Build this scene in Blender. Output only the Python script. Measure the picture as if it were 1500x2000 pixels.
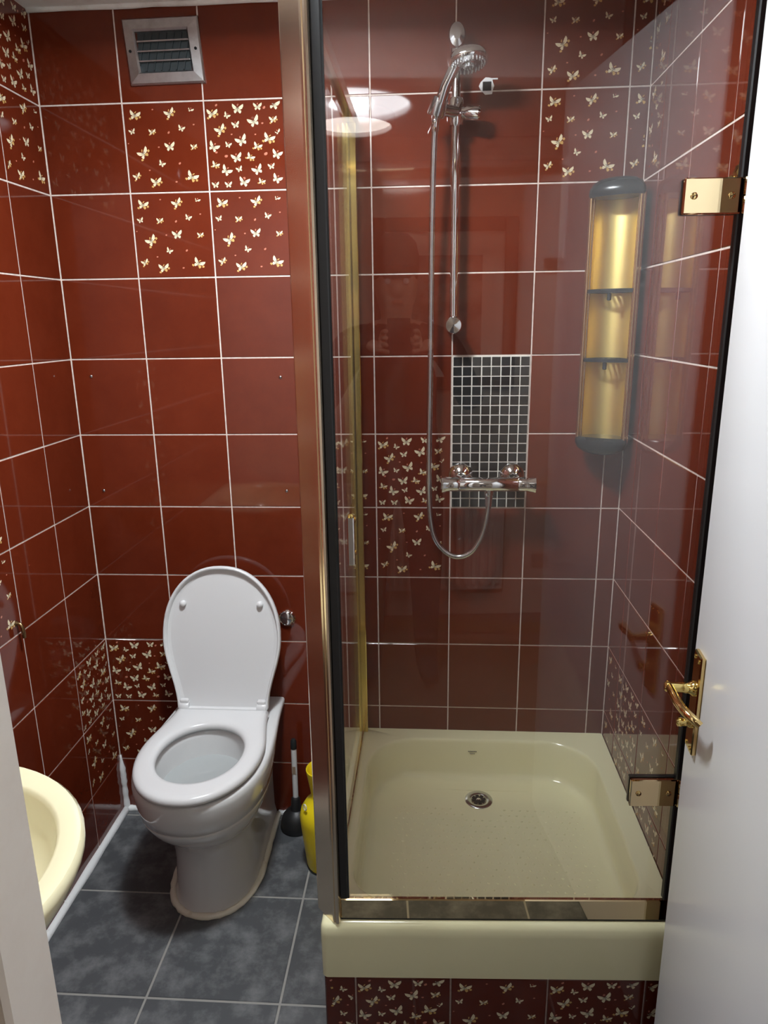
import bpy, bmesh, math, random
from mathutils import Vector, Matrix, Euler
random.seed(7)
for o in list(bpy.data.objects): bpy.data.objects.remove(o, do_unlink=True)
S = bpy.context.scene
COL = S.collection
PI = math.pi

# ------------------------------------------------------------------ camera
F_PX, PITCH, ROLL, YAW = 1385.05, .2617, -.0129, -.0658
CAM = Vector((.9439, -1.854, 1.4623))
fw = Vector((math.sin(YAW)*math.cos(PITCH), math.cos(YAW)*math.cos(PITCH), -math.sin(PITCH)))
rt = Vector((math.cos(YAW), -math.sin(YAW), 0)); upv = rt.cross(fw)
r2 = rt*math.cos(ROLL) + upv*math.sin(ROLL); u2 = upv*math.cos(ROLL) - rt*math.sin(ROLL)
cd = bpy.data.cameras.new('camera'); cam = bpy.data.objects.new('camera', cd); COL.objects.link(cam)
cd.sensor_fit = 'VERTICAL'; cd.sensor_height = 36; cd.lens = F_PX/2000*36
cd.clip_start = .01
M = Matrix((r2, u2, -fw)).transposed().to_4x4(); M.translation = CAM
cam.matrix_world = M
S.camera = cam
# ------------------------------------------------------------------ world, exposure
w = bpy.data.worlds.new('world'); S.world = w; w.use_nodes = True
w.node_tree.nodes['Background'].inputs[0].default_value = (.5, .5, .5, 1)
w.node_tree.nodes['Background'].inputs[1].default_value = .02
S.view_settings.view_transform = 'Standard'; S.view_settings.look = 'None'
S.view_settings.gamma = 1; S.view_settings.use_curve_mapping = False
S.view_settings.exposure = 0.5
LAMP_POS = (.685, -.70); LAMP_STRENGTH = 16.0; CORE_STRENGTH = 340.0; LAMP_COLOR = (.90, .96, 1.0)
HALL_LAMP_POS = (.80, -2.55); HALL_STRENGTH = 5.5; HALL_COLOR = (1, .95, .88)

# ------------------------------------------------------------------ materials
MATS = {}
def mat(name, color=(.8,.8,.8), rough=.5, metal=0.0, spec=.5, coat=0.0, emit=None, strength=0, noise=None, bump=None, rand=0.0):
    m = bpy.data.materials.new(name); m.use_nodes = True; nt = m.node_tree
    b = nt.nodes['Principled BSDF']
    b.inputs['Base Color'].default_value = (*color, 1); b.inputs['Roughness'].default_value = rough
    b.inputs['Metallic'].default_value = metal; b.inputs['Specular IOR Level'].default_value = spec
    b.inputs['Coat Weight'].default_value = coat
    if emit:
        b.inputs['Emission Color'].default_value = (*emit, 1); b.inputs['Emission Strength'].default_value = strength
    src = None
    if noise:                                   # (scale, second colour, low, high[, detail])
        tc = nt.nodes.new('ShaderNodeTexCoord'); n = nt.nodes.new('ShaderNodeTexNoise')
        n.inputs['Scale'].default_value = noise[0]; n.inputs['Detail'].default_value = noise[4] if len(noise) > 4 else 6
        n.inputs['Roughness'].default_value = .65
        g = nt.nodes.new('ShaderNodeNewGeometry'); nt.links.new(g.outputs['Position'], n.inputs['Vector'])
        r = nt.nodes.new('ShaderNodeMapRange'); r.inputs['From Min'].default_value = noise[2]; r.inputs['From Max'].default_value = noise[3]
        nt.links.new(n.outputs['Fac'], r.inputs['Value'])
        mx = nt.nodes.new('ShaderNodeMix'); mx.data_type = 'RGBA'
        mx.inputs['A'].default_value = (*color, 1); mx.inputs['B'].default_value = (*noise[1], 1)
        nt.links.new(r.outputs['Result'], mx.inputs['Factor']); src = mx.outputs['Result']
    if rand:
        oi = nt.nodes.new('ShaderNodeObjectInfo'); mr = nt.nodes.new('ShaderNodeMapRange')
        mr.inputs['To Min'].default_value = 1-rand; mr.inputs['To Max'].default_value = 1+rand
        nt.links.new(oi.outputs['Random'], mr.inputs['Value'])
        hs = nt.nodes.new('ShaderNodeHueSaturation'); hs.inputs['Color'].default_value = (*color, 1)
        if src: nt.links.new(src, hs.inputs['Color'])
        nt.links.new(mr.outputs['Result'], hs.inputs['Value']); src = hs.outputs['Color']
    if src: nt.links.new(src, b.inputs['Base Color'])
    if bump:                                    # (scale, strength, distance)
        n = nt.nodes.new('ShaderNodeTexNoise'); n.inputs['Scale'].default_value = bump[0]; n.inputs['Detail'].default_value = 3
        g = nt.nodes.new('ShaderNodeNewGeometry'); nt.links.new(g.outputs['Position'], n.inputs['Vector'])
        bp = nt.nodes.new('ShaderNodeBump'); bp.inputs['Strength'].default_value = bump[1]; bp.inputs['Distance'].default_value = bump[2]
        nt.links.new(n.outputs['Fac'], bp.inputs['Height']); nt.links.new(bp.outputs['Normal'], b.inputs['Normal'])
    MATS[name] = m
    return m
def glass_mat(name, tint, dust):
    m = bpy.data.materials.new(name); m.use_nodes = True; nt = m.node_tree
    for n in list(nt.nodes): nt.nodes.remove(n)
    out = nt.nodes.new('ShaderNodeOutputMaterial')
    tr = nt.nodes.new('ShaderNodeBsdfTransparent'); tr.inputs[0].default_value = (*tint, 1)
    gl = nt.nodes.new('ShaderNodeBsdfGlossy'); gl.inputs['Roughness'].default_value = .0; gl.inputs[0].default_value = (1, 1, 1, 1)
    df = nt.nodes.new('ShaderNodeBsdfTranslucent'); df.inputs[0].default_value = (.8, .82, .85, 1)
    lw = nt.nodes.new('ShaderNodeLayerWeight'); lw.inputs['Blend'].default_value = .5
    p = nt.nodes.new('ShaderNodeMath'); p.operation = 'POWER'; p.inputs[1].default_value = 5
    nt.links.new(lw.outputs['Facing'], p.inputs[0])
    mr = nt.nodes.new('ShaderNodeMapRange'); mr.inputs['To Min'].default_value = .045; mr.inputs['To Max'].default_value = 1
    nt.links.new(p.outputs[0], mr.inputs['Value'])
    a = nt.nodes.new('ShaderNodeMixShader'); a.inputs[0].default_value = dust
    nt.links.new(tr.outputs[0], a.inputs[1]); nt.links.new(df.outputs[0], a.inputs[2])
    b = nt.nodes.new('ShaderNodeMixShader'); nt.links.new(mr.outputs['Result'], b.inputs[0])
    nt.links.new(a.outputs[0], b.inputs[1]); nt.links.new(gl.outputs[0], b.inputs[2])
    nt.links.new(b.outputs[0], out.inputs['Surface'])
    MATS[name] = m
    return m
mat('red_tile', (.114, .0162, .0056), .045, rand=.10, spec=.5, noise=(9, (.137, .0216, .0080), .35, .7))
mat('grout', (.72, .62, .56), .85, noise=(60, (.50, .40, .35), .45, .8))
mat('print_cream', (.80, .70, .48), .12)
mat('print_gold', (.62, .38, .13), .15)
mat('print_pink', (.55, .20, .13), .12)
mat('print_shade', (.33, .30, .22), .12)
mat('mosaic_black', (.022, .024, .026), .12, rand=.3)
mat('mosaic_grout', (.80, .77, .70), .8)
mat('slate_tile', (.075, .079, .085), .40, noise=(15, (.22, .225, .23), .45, .78, 14), bump=(90, .15, .001), rand=.08)
mat('floor_grout', (.30, .29, .27), .9)
mat('plaster', (.80, .80, .79), .8, noise=(14, (.58, .56, .52), .5, .8), bump=(30, .3, .004))
mat('sealant', (.85, .86, .86), .35, noise=(40, (.62, .61, .58), .6, .8))
mat('old_sealant', (.80, .76, .64), .45, noise=(50, (.55, .46, .33), .58, .8))
mat('ceramic_white', (.68, .68, .68), .06, coat=.3)
mat('plastic_white', (.68, .68, .685), .22)
mat('water', (.40, .42, .42), .02)
mat('ivory_acrylic', (.87, .84, .54), .14, coat=.2)
mat('ivory_ceramic', (.76, .71, .48), .08, coat=.3)
mat('chrome', (.80, .81, .83), .06, 1)
mat('chrome_worn', (.62, .63, .65), .18, 1)
mat('brass', (.80, .60, .27), .06, 1)
mat('bronze', (.25, .16, .08), .3, 1)
mat('brass_polished', (.82, .66, .40), .025, 1)
mat('brass_satin', (.90, .76, .58), .20, 1)
mat('brass_bright', (.87, .68, .25), .12, 1)
mat('gold_panel', (.90, .70, .26), .42, 1)
mat('gold_trim', (.72, .52, .28), .2, 1)
mat('black_rubber', (.012, .012, .013), .45)
mat('black_plastic', (.018, .021, .023), .25)
mat('dark_hole', (.006, .007, .008), .9)
mat('aluminium', (.66, .67, .68), .32, 1, noise=(35, (.50, .50, .51), .4, .75))
mat('vent_dark', (.030, .040, .044), .6)
mat('yellow_plastic', (.86, .66, .015), .25)
mat('label_brown', (.30, .22, .16), .5)
mat('door_paint', (.74, .745, .755), .28, bump=(22, .08, .002))
mat('jamb_paint', (.80, .775, .74), .35, noise=(20, (.76, .73, .69), .4, .7))
mat('hall_wall', (.62, .53, .45), .8)
mat('hall_casing', (.72, .55, .36), .5)  # warm hall light put into the casing's colour
mat('hall_ceiling', (.70, .68, .65), .9)
mat('hall_floor', (.20, .13, .09), .6)
mat('frame_wood', (.10, .045, .025), .35)
mat('picture_mount', (.70, .66, .60), .7)
mat('picture_print', (.38, .32, .27), .7, noise=(9, (.15, .12, .11), .45, .6))
mat('radiator_white', (.75, .74, .72), .35)
mat('skin', (.52, .30, .21), .5)
mat('jacket', (.012, .013, .016), .75)
mat('trousers', (.03, .035, .05), .8)
mat('cap_cloth', (.02, .02, .022), .8)
mat('hair', (.03, .02, .015), .7)
mat('logo_grey', (.20, .20, .17), .5)
mat('lamp_diffuser', (.9, .9, .9), .5, emit=LAMP_COLOR, strength=LAMP_STRENGTH)
mat('hall_diffuser', (.9, .9, .9), .5, emit=HALL_COLOR, strength=HALL_STRENGTH)
mat('hall_fill', (.9, .9, .9), .5, emit=HALL_COLOR, strength=27)
mat('lamp_core', (.9, .9, .9), .5, emit=LAMP_COLOR, strength=CORE_STRENGTH)
glass_mat('shower_glass', (.985, .988, .985), .020)

# ------------------------------------------------------------------ helpers
class MB:
    def __init__(s): s.v = []; s.f = []; s.m = []; s.sm = []
    def add(s, vs, fs, mi=0, smooth=False):
        k = len(s.v); s.v += [tuple(v) for v in vs]
        for f in fs: s.f.append(tuple(i+k for i in f)); s.m.append(mi); s.sm.append(smooth)
        return s
    def box(s, x0, x1, y0, y1, z0, z1, mi=0, T=None, ch=0.0):
        if ch > 0:
            vs = []; idx = {}
            c = ((x0, x1), (y0, y1), (z0, z1))
            for a in range(3):
                for i in (0, 1):
                    for j in (0, 1):
                        for k in (0, 1):
                            p = [c[0][i], c[1][j], c[2][k]]; q = (i, j, k)
                            for b in range(3):
                                if b != a: p[b] += ch*(1 if q[b] == 0 else -1)
                            idx[(a, i, j, k)] = len(vs); vs.append(p)
            fs = []
            for a in range(3):
                for e in (0, 1):
                    o = [b for b in range(3) if b != a]; quad = []
                    for (m, n) in ((0, 0), (1, 0), (1, 1), (0, 1)):
                        q = [0, 0, 0]; q[a] = e; q[o[0]] = m; q[o[1]] = n; quad.append(idx[(a, *q)])
                    fs.append(quad)
            for a in range(3):           # edges along a
                o = [b for b in range(3) if b != a]
                for m in (0, 1):
                    for n in (0, 1):
                        q0 = [0, 0, 0]; q1 = [0, 0, 0]; q0[o[0]] = q1[o[0]] = m; q0[o[1]] = q1[o[1]] = n; q1[a] = 1
                        fs.append([idx[(o[0], *q0)], idx[(o[0], *q1)], idx[(o[1], *q1)], idx[(o[1], *q0)]])
            for i in (0, 1):
                for j in (0, 1):
                    for k in (0, 1): fs.append([idx[(0, i, j, k)], idx[(1, i, j, k)], idx[(2, i, j, k)]])
        else:
            vs = [(x, y, z) for x in (x0, x1) for y in (y0, y1) for z in (z0, z1)]
            fs = [(0,1,3,2), (4,6,7,5), (0,4,5,1), (2,3,7,6), (0,2,6,4), (1,5,7,3)]
        if T: vs = [T @ Vector(v) for v in vs]
        return s.add(vs, fs, mi)
    def rings(s, rs, closed=True, cap0=True, cap1=True, mi=0, smooth=True):
        n = len(rs[0]); k = len(s.v); vs = [p for r in rs for p in r]; fs = []
        for a in range(len(rs)-1):
            for i in range(n if closed else n-1):
                j = (i+1) % n; fs.append((a*n+i, a*n+j, (a+1)*n+j, (a+1)*n+i))
        s.add(vs, fs, mi, smooth)
        if cap0: s.f.append(tuple(k+i for i in range(n))[::-1]); s.m.append(mi); s.sm.append(False)
        if cap1: s.f.append(tuple(k+(len(rs)-1)*n+i for i in range(n))); s.m.append(mi); s.sm.append(False)
        return s
    def lathe(s, prof, n=32, T=None, mi=0, cap0=True, cap1=True, smooth=True):
        rs = []
        for r, z in prof:
            ring = [Vector((r*math.cos(2*PI*i/n), r*math.sin(2*PI*i/n), z)) for i in range(n)]
            rs.append([T @ p for p in ring] if T else ring)
        return s.rings(rs, True, cap0, cap1, mi, smooth)
    def tube(s, pts, rad, n=10, mi=0, cap=True):
        pts = [Vector(p) for p in pts]; rs = []; prev = None
        for i, p in enumerate(pts):
            t = (pts[min(i+1, len(pts)-1)] - pts[max(i-1, 0)]).normalized()
            if prev is None:
                a = Vector((0, 0, 1)) if abs(t.z) < .9 else Vector((1, 0, 0)); u = t.cross(a).normalized()
            else: u = (prev - t*prev.dot(t)).normalized()
            prev = u; v = t.cross(u); r = rad[i] if isinstance(rad, (list, tuple)) else rad
            rs.append([p + (u*math.cos(2*PI*k/n) + v*math.sin(2*PI*k/n))*r for k in range(n)])
        return s.rings(rs, True, cap, cap, mi)
    def mesh(s, name, mats, sharp=40):
        me = bpy.data.meshes.new(name); me.from_pydata(s.v, [], s.f)
        for m in (mats if isinstance(mats, (list, tuple)) else [mats]): me.materials.append(MATS[m])
        me.polygons.foreach_set('material_index', s.m); me.polygons.foreach_set('use_smooth', s.sm)
        bm = bmesh.new(); bm.from_mesh(me); bmesh.ops.recalc_face_normals(bm, faces=bm.faces)
        for e in bm.edges:
            if len(e.link_faces) == 2 and e.calc_face_angle(0) > math.radians(sharp): e.smooth = False
        bm.to_mesh(me); bm.free(); me.update()
        return me
    def build(s, name, mats, parent=None, sharp=40, **kw):
        return obj(name, s.mesh(name, mats, sharp), parent, **kw)
def obj(name, data, parent=None, T=None, **kw):
    o = bpy.data.objects.new(name, data); COL.objects.link(o)
    if parent: o.parent = parent
    if T: o.matrix_basis = T
    tag(o, **kw)
    return o
def tag(o, label=None, category=None, group=None, kind=None):
    for k, v in (('label', label), ('category', category), ('group', group), ('kind', kind)):
        if v: o[k] = v
    return o
def thing(name, loc, label, category, group=None):
    o = bpy.data.objects.new(name, None); COL.objects.link(o); o.location = loc; o.empty_display_size = .05
    return tag(o, label, category, group)
def L(*p): return Vector(p)
def align(a, b, up=None):                       # local +z -> direction b-a, origin at a
    d = (Vector(b)-Vector(a)).normalized()
    q = d.to_track_quat('Z', 'Y'); m = q.to_matrix().to_4x4(); m.translation = Vector(a); return m
def tr(x, y, z): return Matrix.Translation((x, y, z))

# ------------------------------------------------------------------ dimensions
XR = 1.446; ZC = 2.180; YF = -1.382; ZA = 1.977; G = .0034
COLS = [0.0]+[.0042+.1993*i for i in range(1, 8)]+[XR]
ROWS = [ZC, ZA]+[ZA-.2*j for j in range(1, 10)]+[0.0]        # row index -1 .. 9 -> ROWS[r+1], ROWS[r+2]
# ------------------------------------------------------------------ the shell
def slab(name, x0, x1, y0, y1, z0, z1, m, **kw): return MB().box(x0, x1, y0, y1, z0, z1).build(name, m, kind='structure', **kw)
D = .0014                                     # grout lies this far behind the tile faces
wall_back = slab('wall_back', -.1, XR+.1, D, .1, 0, ZC, 'grout', label='back wall of glossy dark red tiles with white grout lines')
wall_left = slab('wall_left', -.1, -D, YF, D, 0, ZC, 'grout', label='left wall of glossy dark red tiles beside the toilet')
wall_right = slab('wall_right', XR+D, XR+.1, YF, D, 0, ZC, 'grout', label='right wall of dark red tiles inside the shower')
floor = slab('floor', -.1, XR+.1, YF, .1, -.1, -.0018, 'floor_grout', label='floor of dark slate grey square tiles')
ceiling = slab('ceiling', -.1, XR+.1, YF, .1, ZC, ZC+.08, 'plaster', label='white plastered bathroom ceiling')
JX0, JX1 = .620, 1.335                        # door opening
YH = -1.443                                   # hall side of the partition
wf = MB().box(-.1, JX0-.001, YH+.012, YF, 0, ZC).box(JX1+.001, XR+.1, YH+.012, YF, 0, ZC).box(JX0-.001, JX1+.001, YH+.012, YF, 2.03, ZC)
wf.build('wall_front', 'jamb_paint', kind='structure', label='partition wall around the bathroom doorway')
jm = MB().box(JX0-.02, JX0, YH, YF+.004, 0, 2.03, ch=.004)
jm.build('trim_1', 'jamb_paint', kind='structure', label='white painted door jamb at the left edge')
MB().box(JX1, JX1+.02, YH, YF+.004, 0, 2.03, ch=.004).build('trim_2', 'jamb_paint', kind='structure', label='white door jamb on the hinge side')
MB().box(JX0, JX1, YH, YF+.004, 2.01, 2.03, ch=.003).build('trim_3', 'jamb_paint', kind='structure', label='white door head lining')
# casing on the hall side
MB().box(JX0-.085, JX0-.018, YH-.016, YH+.012, 0, 2.09, ch=.004).build('trim_4', 'hall_casing', kind='structure', label='door casing facing the hall, tinted tan for the warm hall light')
# hall
HX0, HX1, HY, HZ = -.55, 2.25, -2.92, 2.23
slab('wall_hall_back', HX0-.1, HX1+.1, HY-.1, HY, 0, HZ, 'hall_wall', label='plain hall wall behind the photographer')
slab('wall_hall_left', HX0-.1, HX0, HY, YH+.012, 0, HZ, 'hall_wall', label='left end wall of the hall')
slab('wall_hall_right', HX1, HX1+.1, HY, YH+.012, 0, HZ, 'hall_wall', label='right end wall of the hall')
MB().box(HX0, -.1, YH+.012, YF, 0, HZ).box(XR+.1, HX1, YH+.012, YF, 0, HZ).box(-.1, XR+.1, YH+.012, YF, ZC, HZ).build('wall_hall_front', 'hall_wall', kind='structure', label='hall wall beside the bathroom doorway')
slab('ceiling_hall', HX0-.1, HX1+.1, HY-.1, YH+.012, HZ, HZ+.08, 'hall_ceiling', label='white hall ceiling')
slab('floor_hall', HX0-.1, HX1+.1, HY-.1, YF, -.1, -.0019, 'hall_floor', label='brown hall floor')
MB().box(HX0, HX1, HY, HY+.05, HZ-.09, HZ, ch=.012).build('trim_5', 'plaster', kind='structure', label='white coving along the top of the hall wall')

# ------------------------------------------------------------------ tiles
TILE = {}
def tile_mesh(wd, ht, m='red_tile', t=.006, c=.0011, g=G):
    key = (round(wd, 4), round(ht, 4), m)
    if key not in TILE:
        a, b = (wd-g)/2, (ht-g)/2; i = min(a, b)
        vs = [(-a, t, -b), (a, t, -b), (a, t, b), (-a, t, b), (-a, c, -b), (a, c, -b), (a, c, b), (-a, c, b),
              (-a+c, 0, -b+c), (a-c, 0, -b+c), (a-c, 0, b-c), (-a+c, 0, b-c)]
        fs = [(0,1,5,4), (1,2,6,5), (2,3,7,6), (3,0,4,7), (4,5,9,8), (5,6,10,9), (6,7,11,10), (7,4,8,11), (8,9,10,11), (0,3,2,1)]
        TILE[key] = MB().add(vs, fs).mesh('tile', m)
    return TILE[key]
# butterfly prints, in a unit tile (u right, v down): (u, v, size mm, turn deg, gold)
SPARSE = [(.14,.13,25,-12,1),(.58,.12,24,22,1),(.84,.09,14,-25,0),(.09,.31,15,15,0),(.34,.32,16,0,1),(.71,.29,16,-20,0),(.21,.56,27,32,1),
          (.55,.49,24,6,0),(.85,.50,15,0,1),(.43,.68,16,-30,0),(.10,.82,18,20,1),(.34,.89,25,4,1),(.80,.84,27,-28,1),
          (.37,.07,5,0,2),(.87,.25,5,0,2),(.55,.33,7,40,2),(.03,.44,4,0,2),(.41,.49,5,0,2),(.66,.68,7,30,2),(.27,.75,5,0,2),(.60,.89,6,0,2)]
DENSE = []
for (x, y, s_, a_, g_) in [(250,295,25,0,1),(470,325,15,-35,0),(635,235,26,-3,0),(935,210,20,0,0),(1180,190,25,-12,0),(375,535,25,25,1),(605,465,18,8,0),
    (880,425,27,22,0),(1170,405,18,5,1),(265,780,25,-30,0),(490,755,15,-15,0),(695,700,27,24,0),(935,790,20,-22,1),(1105,680,26,-22,1),(1240,590,14,20,1),
    (620,950,25,12,0),(825,945,19,-35,1),(1230,915,24,-18,0),(290,1050,18,-25,1),(455,1140,25,-35,0),(660,1120,15,20,0),(940,1140,25,25,0),(1150,1090,16,8,0),
    (290,1350,17,4,0),(490,1350,17,2,0),(730,1315,25,-15,0),(1000,1315,16,-22,1),(1235,1280,23,-28,0),
    (315,170,7,30,2),(640,170,5,0,2),(1035,225,8,35,2),(545,600,5,0,2),(905,610,5,0,2),(460,920,9,0,2),(1010,450,6,0,2),(1065,900,10,20,2),(860,370,6,0,2),(310,860,7,0,2),(735,1250,6,0,2)]:
    DENSE.append(((x-130-(y-110)*.055)/1222, (y-110)/1320, s_, a_, g_))
UP = [(.04,-.12),(.20,.30),(.62,.62),(.97,.80),(1.0,.45),(.78,.05),(.42,-.10)]
LO = [(.04,-.16),(.40,-.16),(.66,-.22),(.62,-.52),(.44,-.68),(.22,-.52)]
PRINT = {}
def print_mesh(wd, ht, pat, ou=0, ov=0, flip=False):
    key = (round(wd, 4), round(ht, 4), pat, ou, ov, flip)
    if key in PRINT: return PRINT[key]
    mb = MB(); y = -.00012; wi, hi = wd/2-.004, ht/2-.004
    for k, (u, v, s_, a_, g_) in enumerate(SPARSE if pat == 's' else DENSE):
        cx, cz = (u-.5)*.196+ou, (.5-v)*.196+ov
        if flip: cx, a_ = -cx, -a_
        r = s_/1850; ca, sa = math.cos(math.radians(a_)), math.sin(math.radians(a_))
        def put(pts, mi, fx=1, sx=1.0, lift=0.0):
            q = [(cx+(p[0]*fx*sx*ca-p[1]*sa)*r, y-lift, cz+(p[0]*fx*sx*sa+p[1]*ca)*r) for p in pts]
            if all(abs(p[0]) < wi and abs(p[2]) < hi for p in q): mb.add(q, [tuple(range(len(q)))], mi)
        if g_ == 2:
            put([(.9,.3),(.3,.6),(-.6,.5),(-.9,-.2),(-.2,-.6),(.6,-.4)], 2); continue
        if s_ > 14:
            put(UP, 0); put(UP, 0, -1, .93); put(LO, 1 if g_ else 0); put(LO, 0, -1, .93)
            put([(-.05,-.42),(.05,-.42),(.08,.12),(0,.28),(-.08,.12)], 3, lift=.00006)
            put([(.10,.05),(.30,.28),(.34,.10),(.22,-.02)], 3, 1, lift=.00006); put([(.10,.05),(.30,.28),(.34,.10),(.22,-.02)], 3, -1, lift=.00006)
            if g_:
                put([(.72,.05),(1.1,.12),(1.16,-.18),(.86,-.3)], 1, lift=.00003); put([(-.14,.42),(.1,.72),(.22,.66),(.02,.36)], 1)
                put([(-.5,-.5),(-.9,-.5),(-.95,-.75),(-.6,-.85)], 1)
            else: put([(-.12,.5),(.02,.78),(.18,.70),(.06,.42)], 2)
        else:
            put(UP, 0); put([(.0,-.45),(.5,-.4),(.2,-.05),(-.1,-.1)], 0, -1); put([(.04,-.2),(.3,.1),(.75,.55),(.7,.1)], 0, -1)
            put([(-.2,.55),(0,.8),(.2,.6),(0,.4)], 2)
    PRINT[key] = mb.mesh('butterfly_print', ['print_cream', 'print_gold', 'print_pink', 'print_shade'])
    return PRINT[key]
def put_tile(parent, T, wd, ht, pat=None, wob=.0022, crop=(0, 0), flip=False):
    if wob: T = T @ Euler((random.uniform(-wob, wob), 0, random.uniform(-wob, wob))).to_matrix().to_4x4()
    o = obj('wall_tile', tile_mesh(wd, ht), parent, T)
    if pat and len(print_mesh(wd, ht, pat, *crop, flip).polygons):
        obj('butterfly_print', print_mesh(wd, ht, pat, *crop, flip), o, label='cream and gold butterfly print', kind='stuff')
    return o
BACK = {(1,0):'s',(2,0):'d',(1,1):'s',(2,1):'s',(0,7):'d',(0,8):'s',(4,4):'d',(4,5):'s',(3,4):'s',(3,5):'s',(6,-1):'s',(6,0):'s',(7,-1):'s',(7,0):'s'}
for c in range(8):
    for r in range(-1, 10):
        x0, x1 = COLS[c], COLS[c+1]; z1, z0 = ROWS[r+1], ROWS[r+2]
        if c == 5 and r in (3, 4): continue          # the mosaic panel sits here
        crop = (.077, 0) if c == 7 else (0, 0)
        put_tile(wall_back, tr((x0+x1)/2, 0, (z0+z1)/2), x1-x0, z1-z0, BACK.get((c, r)), crop=crop)
LEFT = {(0,-1):'d',(0,0):'s',(1,-1):'d',(1,0):'s',(2,3):'s',(2,4):'s',(2,5):'s',(0,7):'d',(0,8):'s'}
ys = [0, -.186]+[-.186-.1993*i for i in range(1, 6)]+[YF]
RZ = Matrix.Rotation(PI/2, 4, 'Z')                    # front (-y) turns to +x
for c in range(len(ys)-1):
    for r in range(-1, 10):
        a, b = ys[c], ys[c+1]; z1, z0 = ROWS[r+1], ROWS[r+2]
        put_tile(wall_left, tr(0, (a+b)/2, (z0+z1)/2) @ RZ, a-b, z1-z0, LEFT.get((c, r)))
RIGHT = {(0,-1):'s',(0,0):'s',(1,7):'d',(1,8):'d',(2,7):'s',(2,8):'d',(0,7):'s',(0,8):'s'}
ysr = [0, -.1154]+[-.1154-.1993*i for i in range(1, 7)]+[YF]
RZ2 = Matrix.Rotation(-PI/2, 4, 'Z')
for c in range(len(ysr)-1):
    for r in range(-1, 10):
        a, b = ysr[c], ysr[c+1]; z1, z0 = ROWS[r+1], ROWS[r+2]
        put_tile(wall_right, tr(XR, (a+b)/2, (z0+z1)/2) @ RZ2, a-b, z1-z0, RIGHT.get((c, r)), crop=(-.04, 0) if c == 0 else (0, 0))
# mosaic panel of 8 x 16 small black tiles
mx0, mx1, mz1, mz0 = COLS[5], COLS[6], ROWS[4], ROWS[6]
mos = MB().box(mx0+.002, mx1-.002, -.0006, D+.001, mz0+.002, mz1-.001).build('mosaic_panel', 'mosaic_grout', wall_back, label='panel of small black mosaic tiles with white grout behind the mixer')
pw, ph = (mx1-mx0-.004)/8, (mz1-mz0-.004)/16
mm = tile_mesh(pw, ph, 'mosaic_black', t=.004, c=.0007, g=.0030)
for i in range(8):
    for j in range(16):
        obj('mosaic_tile', mm, mos, tr(mx0+.002+pw*(i+.5)+random.uniform(-.0003,.0003), -.0022, mz0+.002+ph*(j+.5)) @ Euler((random.uniform(-.012,.012), 0, random.uniform(-.012,.012))).to_matrix().to_4x4())
# floor tiles
fx = [0, .312, .617, .922, 1.227, XR]; fy = [0, -.030, -.331, -.631, -.931, -1.231, YF]
RX = Matrix.Rotation(-PI/2, 4, 'X')
for i in range(5):
    for j in range(6):
        wd, ht = fx[i+1]-fx[i], fy[j]-fy[j+1]
        if fx[i] > .72 and fy[j+1] > -.69 : continue       # under the shower
        obj('floor_tile', tile_mesh(wd, ht, 'slate_tile', g=.0055, c=.0012), floor, tr((fx[i]+fx[i+1])/2, (fy[j]+fy[j+1])/2, 0) @ RX)
# white silicone beads
def bead(name, pts, r, m='sealant', label=None, parent=None):
    n = 16; P = []
    for k in range(n+1):
        t = k/n*(len(pts)-1); i = min(int(t), len(pts)-2); P.append(Vector(pts[i]).lerp(Vector(pts[i+1]), t-i))
    R = [r*(1+random.uniform(-.16, .16))*(min(1, .3+(n-k)/6) if name == 'trim_7' else 1) for k in range(n+1)]
    return MB().tube(P, R, 8).build(name, m, parent, sharp=180, **({'kind': 'structure', 'label': label} if not parent else {'label': label}))
bead('trim_6', [(.004, YF+.01, .003), (.004, -.7, .003), (.004, -.005, .004)], .0125, label='white silicone bead along the foot of the left wall')
bead('trim_7', [(.004, -.004, 0), (.004, -.004, .10), (.003, -.003, .19)], .010, label='white silicone bead up the corner behind the toilet')
bead('trim_8', [(.004, -.004, .003), (.25, -.004, .003)], .010, label='white silicone bead left of the toilet foot')
bead('trim_9', [(.485, -.004, .003), (.54, -.004, .003), (.725, -.003, .001)], .009, label='white silicone bead right of the toilet foot')
bead('trim_10', [(.0, -.004, ZC-.002), (.4, -.004, ZC-.001), (XR, -.004, ZC-.002)], .007, 'plaster', label='rough plaster edge where ceiling meets back wall')

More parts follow.
